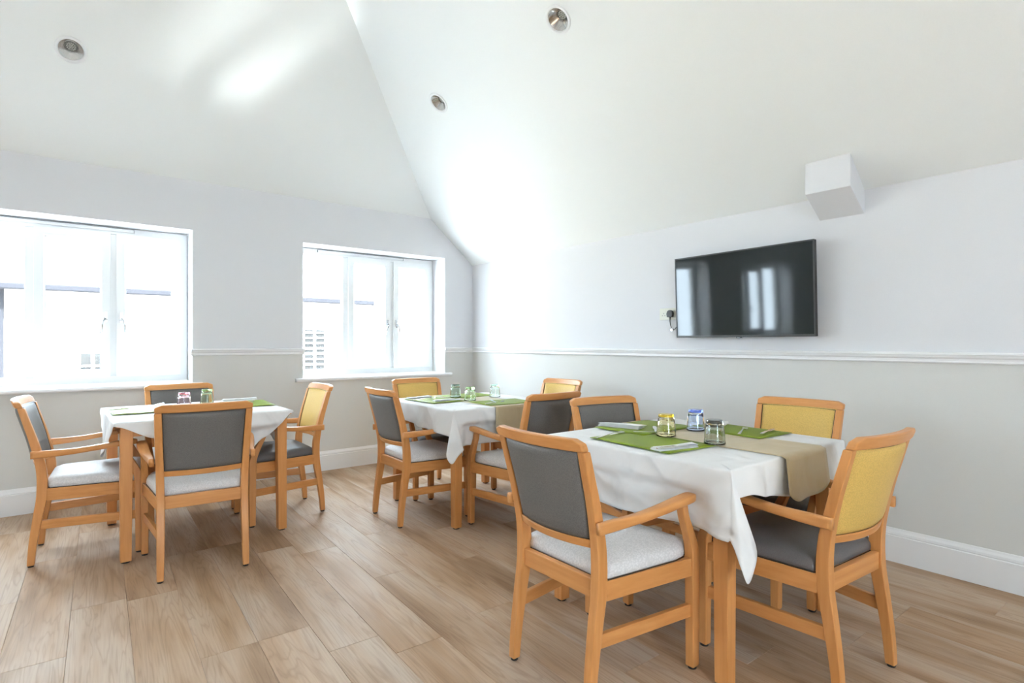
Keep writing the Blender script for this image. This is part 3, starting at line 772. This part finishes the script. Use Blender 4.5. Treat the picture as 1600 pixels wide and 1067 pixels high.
ZC = TT+.0035
def draped(name, pts_fn, nu, nv, m, thick, parent=None):
    bm = bmesh.new(); g = [[bm.verts.new(pts_fn(i/nu, j/nv)) for j in range(nv+1)] for i in range(nu+1)]
    for i in range(nu):
        for j in range(nv): bm.faces.new((g[i][j], g[i+1][j], g[i+1][j+1], g[i][j+1]))
    o = obj(name, bm, m, parent, smooth=True); s = o.modifiers.new('thickness', 'SOLIDIFY'); s.thickness = thick; s.offset = 1; return o
def make_runner(cx, cy, x0, x1, dropS, dropN, label, seed):
    """long beige strip across the top in y and over both ends; x0,x1 world"""
    h = .4625; r_ = .012; rnd = random.Random(seed); L0 = dropS; L1 = dropN
    a, b = rnd.uniform(0, 6), rnd.uniform(0, 6)
    total = L0+L1+2*h
    def path(s):                                   # arc length -> (y offset, z)
        if s < L0: t = L0-s; return -h-.008, ZC-t
        if s < L0+2*h: 
            y = s-L0-h; k = min(1, (h-abs(y))/.03); return y*(1+.0)+(0), ZC+.0016+.0
        t = s-L0-2*h; return h+.008, ZC-t
    def f(u, v):
        s = total*v; y, z = path(s)
        rnd_edge = 0
        if s < L0: 
            q = (L0-s)/L0; e_ = abs(u-.5)*2; z = ZC-(L0-s)*(1-.22*e_**4 if True else 1)
            y -= .016*q*(.6+math.sin(u*7+a)*.5)+.003
            z = max(z, 0)
        wv = .004*math.sin(v*9+a)*(1 if s < L0 else .3)
        return (x0+(x1-x0)*u+wv-cx, y, z+.0015)
    o = draped('table_runner', f, 16, 90, M['runner'], .0012); o.location = (cx, cy, 0)
    return tag(o, label, 'table runner', 'beige table runners')
make_runner(2.148, 1.425, 2.030, 2.368, .175, .15, 'beige satin runner across the nearest table, its end hanging by the armchair with mustard back', 1)
make_runner(2.292, 3.343, 2.146, 2.50, .20, .15, 'beige satin runner hanging over the front edge of the middle table', 2)
ZR = ZC+.0055
def make_mat(cx, cy, w_, l_, rz, label, z=ZR, lift=0):
    o = draped('placemat', lambda u, v: ((u-.5)*w_, (v-.5)*l_, .0004*math.sin(u*9)+lift*max(0, .3-u)*max(0, .5-v)), 8, 10, M['mat'], .0018)
    o.location = (cx, cy, z); o.rotation_euler = (0, 0, math.radians(rz)); return tag(o, label, 'placemat', 'olive placemats')
make_mat(1.895, 1.445, .295, .43, -4, 'olive placemat on the nearest table, along its left edge below the yellow glass')
make_mat(2.185, 1.70, .41, .295, 0, 'olive placemat on the far side of the nearest table, white napkin on it', ZR+.0025)
make_mat(2.455, 1.39, .27, .41, -3, 'olive placemat on the nearest table right of the smoky glass')
make_mat(2.045, 3.49, .27, .42, 3, 'olive placemat on the left side of the middle table')
make_mat(2.355, 3.06, .40, .29, -4, 'olive placemat at the front of the middle table, over the beige runner')
make_mat(2.42, 3.62, .40, .27, 3, 'olive placemat at the back of the middle table, behind its glasses')
make_mat(.300, 4.10, .27, .42, 2, 'placemat on the left end of the left table, shining pale in the window light')
make_mat(.925, 4.07, .28, .40, -3, 'olive placemat on the right end of the left table')

# tumblers, upside down
def make_glass(x, y, z, col, label, facets=10, r_=.043, hgt=.098):
    root = empty('tumbler', (x, y, z)); root.rotation_euler = (0, 0, x*9)
    n = 40
    def ring(bm, rr, zz, amp): return [(rr*(1+amp*math.cos(facets*2*PI*i/n))*math.cos(2*PI*i/n), rr*(1+amp*math.cos(facets*2*PI*i/n))*math.sin(2*PI*i/n), zz) for i in range(n)]
    bm = bmesh.new()
    outer = [(r_, .001, 0), (r_*.975, .012, .006), (r_*.93, .03, .014), (r_*.86, .06, .022), (r_*.805, hgt-.020, .02), (r_*.785, hgt-.0125, .01)]
    inner = [(r_-.0026, .001, 0), (r_*.915, .012, 0), (r_*.865, .03, 0), (r_*.79, .06, 0), (r_*.72, hgt-.024, 0), (r_*.6, hgt-.020, 0)]
    secs = [ring(bm, *p) for p in outer[::-1]]+[ring(bm, *p) for p in inner]
    R = loft(bm, secs, caps=False)
    for A, zz in ((R[0], hgt-.0125), (R[-1], hgt-.020)):
        c = bm.verts.new((0, 0, zz))
        for i in range(n): bm.faces.new((A[i], A[(i+1) % n], c))
    obj('bowl', bm, G[col], root, smooth=True)
    bm = bmesh.new(); R = loft(bm, [ring(bm, *p) for p in [(r_*.785, hgt-.0122, .01), (r_*.775, hgt-.005, .006), (r_*.75, hgt-.001, 0), (r_*.69, hgt, 0)]])
    obj('base', bm, G[col+'_base'], root, smooth=False)
    return tag(root, label, 'glass', 'upturned tumblers')
ZG = ZR+.001
make_glass(2.045, 1.478, ZG+.0025, 'yellow', 'upturned yellow glass tumbler on the nearest table')
make_glass(2.290, 1.490, ZG+.002, 'blue', 'upturned blue glass tumbler on the nearest table')
make_glass(2.045, 1.243, ZG+.002, 'smoke', 'upturned smoky grey glass tumbler on the beige runner of the nearest table')
make_glass(2.270, 3.545, ZG+.002, 'bottle', 'upturned grey-green fluted glass on the middle table, leftmost of its three', 16)
make_glass(2.215, 3.265, ZG+.002, 'lime', 'upturned pale lime glass on the middle table, between its other two')
make_glass(2.505, 3.36, ZG+.002, 'mint', 'upturned pale mint glass on the middle table, rightmost of its three')
make_glass(.560, 4.125, ZC+.001, 'pink', 'upturned pink glass tumbler on the left table')
make_glass(.720, 4.300, ZC+.001, 'lime', 'upturned lime green glass tumbler on the left table, beside the pink one')

# cutlery and napkins
def make_fork(x, y, z, rz, label, L_=.185):
    bm = bmesh.new(); tk = .0022
    prof = smooth_rows([(-L_/2,.0055,.002),(-L_/2+.02,.0065,.002),(-.01,.0035,.006),(.03,.003,.009),(.045,.009,.006),(.058,.0115,.003)], 4)
    secs = [[(a, -b, c), (a, b, c), (a, b, c+tk), (a, -b, c+tk)] for a, b, c in prof]; loft(bm, secs)
    for k in range(4):
        yy = -.0098+k*.00653
        loft(bm, [[(a, yy-.0017, c), (a, yy+.0017, c), (a, yy+.0017, c+tk), (a, yy-.0017, c+tk)] for a, c in ((.057,.003),(.07,.002),(.083,.003),(L_/2,.007))])
    o = obj('fork', bm, M['steel']); o.location = (x, y, z); o.rotation_euler = (0, 0, math.radians(rz)); return tag(o, label, 'fork', 'table forks')
def make_knife(x, y, z, rz, label):
    bm = bmesh.new()
    loft(bm, [[(a, -b, 0), (a, b, 0), (a, b, c), (a, -b, c)] for a, b, c in smooth_rows([(-.105,.006,.004),(-.09,.0075,.005),(-.02,.0065,.005),(0,.006,.002),(.02,.009,.0015),(.08,.009,.0012),(.105,.002,.001)], 3)])
    o = obj('knife', bm, M['steel']); o.location = (x, y, z); o.rotation_euler = (0, 0, math.radians(rz)); return tag(o, label, 'knife', 'table knives')
def make_napkin(x, y, z, w_, l_, rz, label, layers=4, tiltx=0):
    root = empty('napkin', (x, y, z), math.radians(rz)); rnd = random.Random(x*100)
    for k in range(layers):
        bm = bmesh.new(); nx, ny = 8, 6; g = {}
        sh = rnd.uniform(-.004, .004); wz = .0030
        for s_ in (0, 1):
            for i in range(nx+1):
                for j in range(ny+1):
                    u, v = i/nx, j/ny
                    zz = k*wz+.0016*s_+ .003*k/layers*math.sin(u*4+k)*v
                    g[s_, i, j] = bm.verts.new(((u-.5)*l_+sh+.004*k*v, (v-.5)*w_*(1-.05*k), zz))
            for i in range(nx):
                for j in range(ny): bm.faces.new([g[s_, i, j], g[s_, i+1, j], g[s_, i+1, j+1], g[s_, i, j+1]])
        per = [(i, 0) for i in range(nx)]+[(nx, j) for j in range(ny)]+[(i, ny) for i in range(nx, 0, -1)]+[(0, j) for j in range(ny, 0, -1)]
        for q in range(len(per)):
            a, b = per[q], per[(q+1) % len(per)]; bm.faces.new([g[0, a[0], a[1]], g[0, b[0], b[1]], g[1, b[0], b[1]], g[1, a[0], a[1]]])
        obj('fold', bm, M['napkin'], root, smooth=False)
    return tag(root, label, 'napkin', 'folded paper napkins')
ZM = ZR+.0022
make_fork(1.867, 1.645, ZM, 8, 'steel fork on the placemat along the left edge of the nearest table', .205)
make_napkin(1.835, 1.290, ZM, .055, .20, -12, 'white folded napkin under a steel knife near the front corner of the nearest table')
make_knife(1.830, 1.268, ZM+.0105, -12, 'steel knife lying on a white napkin near the front corner of the nearest table')
make_napkin(2.070, 1.76, ZM+.0045, .05, .21, -75, 'white folded napkin on the far placemat of the nearest table', 6)
make_fork(2.035, 1.535, ZM+.006, -62, 'steel fork crossing the gap beside the yellow glass')
make_knife(2.13, 1.60, ZM+.0065, 40, 'steel knife behind the yellow glass, on the far placemat')
make_fork(2.40, 1.32, ZM+.004, 20, 'steel fork on the right-hand placemat, just right of the smoky glass')
make_knife(2.50, 1.25, ZM+.004, 12, 'steel knife on the right-hand placemat of the nearest table, close to the mustard chair')
make_napkin(2.52, 1.50, ZM+.004, .05, .17, 20, 'white folded napkin at the back of the right-hand placemat', 3)
make_napkin(2.02, 3.66, ZM, .07, .20, 10, 'white folded napkin at the far left of the middle table', 4)
make_napkin(2.09, 3.38, ZM, .05, .20, -8, 'white folded napkin on the left placemat of the middle table, nearest its front edge', 3)
make_fork(2.0, 3.54, ZM, 5, 'steel fork on the left placemat of the middle table')
make_knife(2.31, 3.12, ZM+.001, 62, 'steel knife on the front placemat of the middle table, right of the lime glass')
make_fork(2.25, 3.02, ZM+.001, 12, 'steel fork on the front placemat of the middle table')
make_fork(.25, 3.99, ZM, 2, 'steel fork at the left edge of the left table')
make_knife(.27, 4.20, ZM, 12, 'steel knife at the back of the left placemat on the left table')
make_napkin(.93, 4.32, ZM+.0025, .08, .22, -3, 'white folded napkin at the back right of the left table', 4)
def make_spoon(x, y, z, rz, label):
    bm = bmesh.new()
    prof = smooth_rows([(-.09,.006,.002,0),(-.07,.0065,.002,0),(0,.0035,.008,0),(.04,.004,.012,0),(.052,.012,.010,.003),(.07,.0185,.010,.006),(.088,.016,.011,.005),(.097,.006,.014,.001)], 4)
    secs = []
    for a, b, c, dp in prof: secs.append([(a, -b, c), (a, -b*.5, c-dp), (a, b*.5, c-dp), (a, b, c), (a, b*.5, c-dp+.0018), (a, -b*.5, c-dp+.0018)])
    loft(bm, secs); o = obj('spoon', bm, M['steel'], smooth=True); o.location = (x, y, z); o.rotation_euler = (0, 0, math.radians(rz)); return tag(o, label, 'spoon')
make_spoon(.40, 4.20, ZM+.004, 50, 'steel spoon at the inner edge of the left placemat, left of the pink glass')
make_fork(.90, 4.12, ZM, 20, 'steel fork on the right-hand placemat of the left table')

# ------------------------------------------------------------------ outside
g = struct('ground', boxes((-40, 45, -40, 60, -3.3, -3.2)), M['paving'])
YB = 14.0
bld = empty('building', (3, YB, -3.2)); tag(bld, 'pale brick house with grey gutter across the yard, seen through both windows', 'building')
def bp(n, bm, m, parent=bld, **k):
    for v in bm.verts: v.co += V((-3, -YB, 3.2))
    return obj(n, bm, m, parent, **k)
bp('wall', boxes((-9, 7.2, YB, YB+7, -3.2, 2.2)), M['brick'])
bm = bmesh.new(); prism(bm, [(YB-.35, 2.25), (YB+3.5, 4.6), (YB+7.3, 2.25)], lambda a, b, t: (t, a, b), -9.2, 7.4); bp('roof', bm, M['roof'])
bp('gutter', boxes((-9.2, 7.4, YB-.47, YB-.35, 2.16, 2.28)), M['gutter'], bevel=.03)
dx = -2.0
bm = bmesh.new(); cyl(bm, (-1.07, YB-.09, -3.2), .05, .05, 5.4, 12); bp('downpipe', bm, M['gutter'])
for (a, b, c, d_) in ((.10, .50, .55, 1.5), (4.5, 5.0, .3, 1.5)):
    bm = boxes((a-.04, b+.04, YB-.03, YB+.02, c-.06, c), (a-.06, b+.06, YB-.03, YB+.02, d_, d_+.06), (a-.06, a, YB-.03, YB+.02, c, d_), (b, b+.06, YB-.03, YB+.02, c, d_), ((a+b)/2-.03, (a+b)/2+.03, YB-.03, YB+.02, c, d_), (a, b, YB-.03, YB+.02, (c+d_)/2-.03, (c+d_)/2+.03))
    
    for k in range(9):
        zz = c+(d_-c)*(k+.5)/9; box(bm, a, b, YB-.05, YB-.03, zz-.02, zz+.02) if a > 3 or k % 3 == 1 else None
    f = bp('window', bm, M['upvc']); bm = boxes((a, b, YB-.015, YB-.005, c, d_)); bp('pane', bm, M['dark_glass'], f)
# brick return of this house just right of the second window
pr = empty('brick_wing', (4.6, 6.4, -3.2)); tag(pr, 'brick side wing of the house just outside the right window', 'building')
bm = boxes((3.62, 6.5, YN+TH+.01, YN+TH+2.6, -3.2, 2.6))
for v in bm.verts: v.co += V((-4.6, -6.4, 3.2))
obj('wall', bm, M['brick'], pr)
bm = bmesh.new(); prism(bm, [(3.5, 2.6), (6.6, 2.6), (6.6, 3.9)], lambda a, b, t: (a, t, b), YN+TH-.0, YN+TH+2.75)
for v in bm.verts: v.co += V((-4.6, -6.4, 3.2))
obj('roof', bm, M['roof'], pr)
